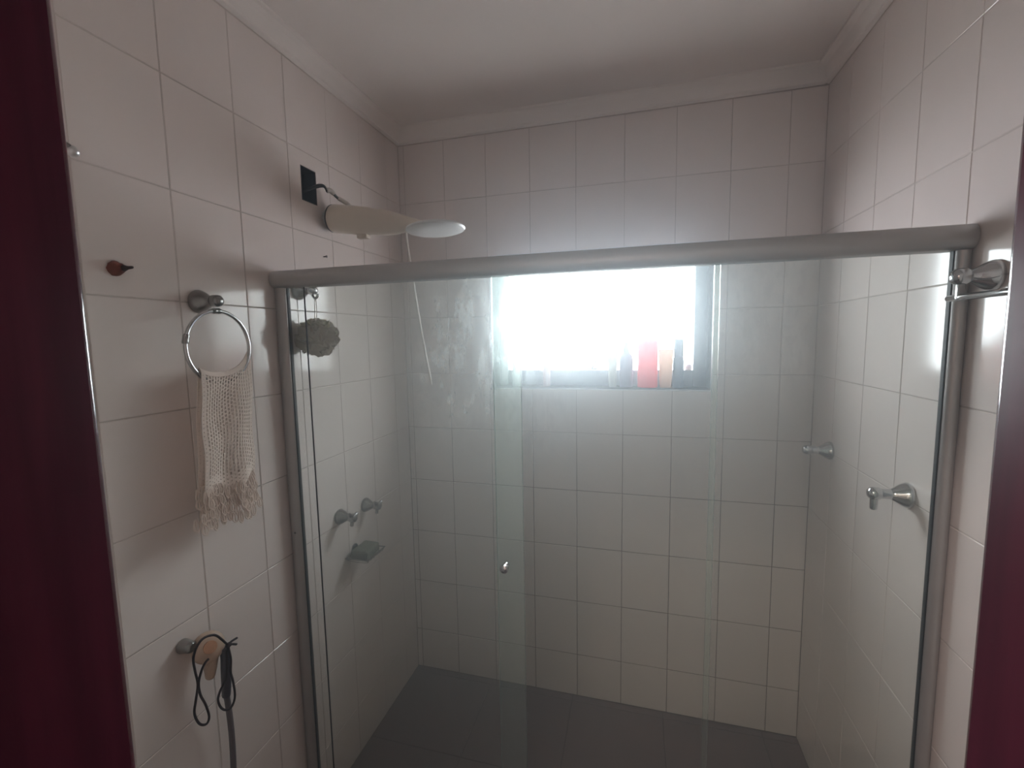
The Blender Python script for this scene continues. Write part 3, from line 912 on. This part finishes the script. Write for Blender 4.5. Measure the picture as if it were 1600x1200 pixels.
bm = bmesh.new(); tube(bm, spline([(0.040, 0.8490, 0.9165), (0.042, 0.8448, 0.8995), (0.040, 0.8438, 0.8745), (0.038, 0.8428, 0.8565)], 5), [0.019, 0.0185, 0.018, 0.0175, 0.017, 0.0165, 0.016, 0.0155, 0.015, 0.014, 0.013, 0.0125, 0.012, 0.011, 0.009, 0.006], 14); link('neck', bm, M['peach_pale'], hs, smooth=50)
bm = bmesh.new(); pp = spline([(0.060, 0.8688, 0.9285), (0.063, 0.8708, 0.9045), (0.060, 0.8718, 0.8695), (0.055, 0.8733, 0.8295), (0.048, 0.8758, 0.7845)], 5)
tube(bm, pp, [0.0105 + 0.002 * math.sin(math.pi * i / (len(pp) - 1)) for i in range(len(pp))], 12); link('lever_handle', bm, M['navy'], hs, smooth=50)
bm = bmesh.new(); tube(bm, spline([(0.048, 0.8758, 0.7895), (0.045, 0.8818, 0.7345), (0.045, 0.8838, 0.6545), (0.044, 0.8808, 0.5545), (0.045, 0.8688, 0.4445), (0.06, 0.8288, 0.3345), (0.075, 0.7688, 0.2945), (0.06, 0.7088, 0.3245), (0.03, 0.6888, 0.3645), (0.0, 0.66, 0.375)], 8), 0.0075, 10); link('hose', bm, M['hose'], hs, smooth=60)
cd = empty('cord', (0.078, 0.8288, 1.0045), 'thin dark cord looped around the peach hand spray', 'cord')
ca = [(0.078, 0.8958, 0.9405), (0.078, 0.8788, 0.9425), (0.078, 0.8668, 0.9425), (0.078, 0.8538, 0.9625), (0.078, 0.8378, 0.9865), (0.078, 0.8218, 0.9975), (0.078, 0.8028, 1.0025), (0.076, 0.7888, 0.9945), (0.072, 0.7818, 0.9765), (0.066, 0.7828, 0.9565), (0.062, 0.7878, 0.9225), (0.06, 0.7928, 0.8845), (0.06, 0.7838, 0.8475), (0.06, 0.7778, 0.8185), (0.06, 0.7878, 0.7825), (0.06, 0.8058, 0.7665), (0.06, 0.8138, 0.7795), (0.06, 0.8078, 0.8165), (0.061, 0.7958, 0.8545), (0.063, 0.7928, 0.8885), (0.068, 0.7988, 0.9175), (0.072, 0.8068, 0.9335), (0.074, 0.8158, 0.9385)]
bm = bmesh.new(); tube(bm, spline(ca, 4), 0.0029, 7); link('long_loop', bm, M['cord'], cd, smooth=60)
cb = [(0.074, 0.8958, 0.9215), (0.076, 0.8798, 0.9335), (0.079, 0.8678, 0.9385), (0.080, 0.8708, 0.8975), (0.078, 0.8688, 0.8625), (0.072, 0.8788, 0.8255), (0.068, 0.8838, 0.7805), (0.066, 0.8748, 0.7585), (0.066, 0.8598, 0.7595), (0.066, 0.8438, 0.7785), (0.067, 0.8358, 0.8075), (0.068, 0.8428, 0.8275), (0.073, 0.8568, 0.8495), (0.077, 0.8618, 0.8855), (0.078, 0.8638, 0.9295)]
bm = bmesh.new(); tube(bm, spline(cb, 4), 0.0029, 7); link('short_loop', bm, M['cord'], cd, smooth=60)
bm = bmesh.new(); bmesh.ops.create_icosphere(bm, subdivisions=2, radius=0.0068)
for v in bm.verts: v.co = Vector((0.079 + v.co.x, 0.869 + v.co.y * 1.2, 0.9395 + v.co.z))
link('knot', bm, M['cord'], cd, smooth=60)

# ---------------------------------------------------------------- things on the window sill
SZ = WZ0 + 0.0003
def turned(name, x, y, prof, m, label, cat='bottle', sx=1.0, sy=1.0, cap=None, capm=None, z=SZ, extra=None):
    r = empty(name, (x, y, z), label, cat)
    bm = bmesh.new(); lathe(bm, (x, y, z), (0, 0, 1), prof, 28, sx, sy, ref=(1, 0, 0)); link('body', bm, m, r, smooth=38)
    if cap:
        bm = bmesh.new(); lathe(bm, (x, y, z), (0, 0, 1), cap, 24, 1, 1, ref=(1, 0, 0)); link('cap', bm, capm or m, r, smooth=38)
    return r
yb = 2.081
turned('shampoo_bottle', 1.154, yb, [(0, 0.038), (0.003, 0.043), (0.195, 0.043), (0.205, 0.040), (0.212, 0.028), (0.217, 0.017), (0.224, 0.015)], M['red'],
       'tall red bottle with a pale pink cap on the window sill', sx=1.0, sy=0.62,
       cap=[(0.224, 0.0165), (0.248, 0.0165), (0.254, 0.014), (0.256, 0)], capm=M['pinkcap'])
turned('lotion_tube', 1.230, yb, [(0, 0.022), (0.004, 0.024), (0.030, 0.026), (0.155, 0.031), (0.168, 0.031), (0.170, 0)], M['peachtube'],
       'short peach tube between the red and the dark blue bottle', cat='tube', sx=1, sy=0.55)
turned('deodorant_bottle', 1.282, yb, [(0, 0.020), (0.003, 0.0225), (0.120, 0.0225), (0.132, 0.020), (0.136, 0.017)], M['bluebottle'],
       'dark blue bottle with square cap at the right end of the row', sx=1.0, sy=0.8,
       cap=[(0.136, 0.0195), (0.209, 0.0195), (0.212, 0.018), (0.2125, 0)], capm=M['bluebottle'])
turned('conditioner_bottle', 1.062, yb, [(0, 0.026), (0.003, 0.029), (0.120, 0.030), (0.138, 0.027), (0.152, 0.018), (0.158, 0.012)], M['purple'],
       'lilac bottle with a narrow grey nozzle cap left of the red bottle', sx=1.0, sy=0.7,
       cap=[(0.158, 0.016), (0.168, 0.0145), (0.185, 0.010), (0.200, 0.008), (0.2015, 0)], capm=M['greycap'])
# upside-down tube: flat crimp on top
r = empty('cream_tube', (1.002, yb, SZ), 'upright beige tube with flat wide top end, left of lilac bottle', 'tube')
bm = bmesh.new()
secs = [(0.030, 0.0165, 0.0165), (0.05, 0.0185, 0.0175), (0.11, 0.020, 0.013), (0.17, 0.0235, 0.006), (0.196, 0.0255, 0.0022), (0.205, 0.0255, 0.002)]
rings = []
for z, a, b in secs:
    rings.append([bm.verts.new((1.002 + a * math.cos(2 * math.pi * k / 24), yb + b * math.sin(2 * math.pi * k / 24), SZ + z)) for k in range(24)])
for p, q in zip(rings, rings[1:]):
    for k in range(24): bm.faces.new((p[k], p[(k + 1) % 24], q[(k + 1) % 24], q[k]))
bm.faces.new(rings[0]); bm.faces.new(rings[-1])
link('body', bm, M['beige'], r, smooth=45)
bm = bmesh.new(); lathe(bm, (1.002, yb, SZ), (0, 0, 1), [(0, 0.017), (0.002, 0.018), (0.030, 0.018)], 24); link('cap', bm, M['beige'], r, smooth=40)
turned('hair_cream_bottle', 0.699, yb, [(0, 0.0155), (0.002, 0.017), (0.120, 0.017), (0.132, 0.013), (0.136, 0.010)], M['rose'],
       'slim rose bottle standing alone left of the razor dish',
       cap=[(0.136, 0.0130), (0.178, 0.0130), (0.183, 0.011), (0.184, 0)], capm=M['rose'])
turned('mouthwash_bottle', 0.556, yb, [(0, 0.020), (0.002, 0.022), (0.130, 0.022), (0.142, 0.017), (0.148, 0.012)], M['pale'],
       'pale bottle at left end of sill, seen through the cloudy panel',
       cap=[(0.148, 0.015), (0.178, 0.015), (0.184, 0.012), (0.185, 0)], capm=M['pale'])
# dish with a razor on the lower frame rail
DZ_ = WZ0 + FB + 0.0003
dx = 0.897
r = tag(None or empty('soap_dish', (dx, 2.162, DZ_), 'small oval dish on the window frame ledge under the razor', 'dish'))
bm = bmesh.new(); lathe(bm, (dx, 2.162, DZ_), (0, 0, 1), [(0, 0.030), (0.002, 0.036), (0.006, 0.040), (0.008, 0.0405), (0.008, 0.037), (0.0035, 0.032), (0.003, 0)], 28, 1.0, 0.42, ref=(1, 0, 0))
link('bowl', bm, M['pale'], r, smooth=45)
rz = empty('razor', (0.905, 2.160, DZ_ + 0.004), 'thin grey razor leaning in the oval dish', 'razor')
bm = bmesh.new(); a = Vector((0.903, 2.159, DZ_ + 0.0065)); b = Vector((0.938, 2.161, DZ_ + 0.074))
pp = [a + (b - a) * (i / 8) for i in range(9)]
tube(bm, pp, [0.004, 0.0052, 0.0055, 0.005, 0.0044, 0.004, 0.0042, 0.005, 0.0045], 10); link('handle', bm, M['greycap'], rz, smooth=50)
bm = bmesh.new(); box(bm, (0.930, 2.141, DZ_ + 0.074), (0.948, 2.181, DZ_ + 0.084), 0.002, 2); link('blade_head', bm, M['greycap'], rz, smooth=40)
bm = bmesh.new(); lathe(bm, (1.331, 2.160, DZ_), (0, 0, 1), [(0, 0.013), (0.002, 0.0145), (0.020, 0.0145), (0.026, 0.011), (0.028, 0)], 20)
jr = link('cream_jar', bm, M['rose'], None, smooth=40)
tag(jr, 'tiny pale jar on the window frame ledge in the right corner', 'jar')
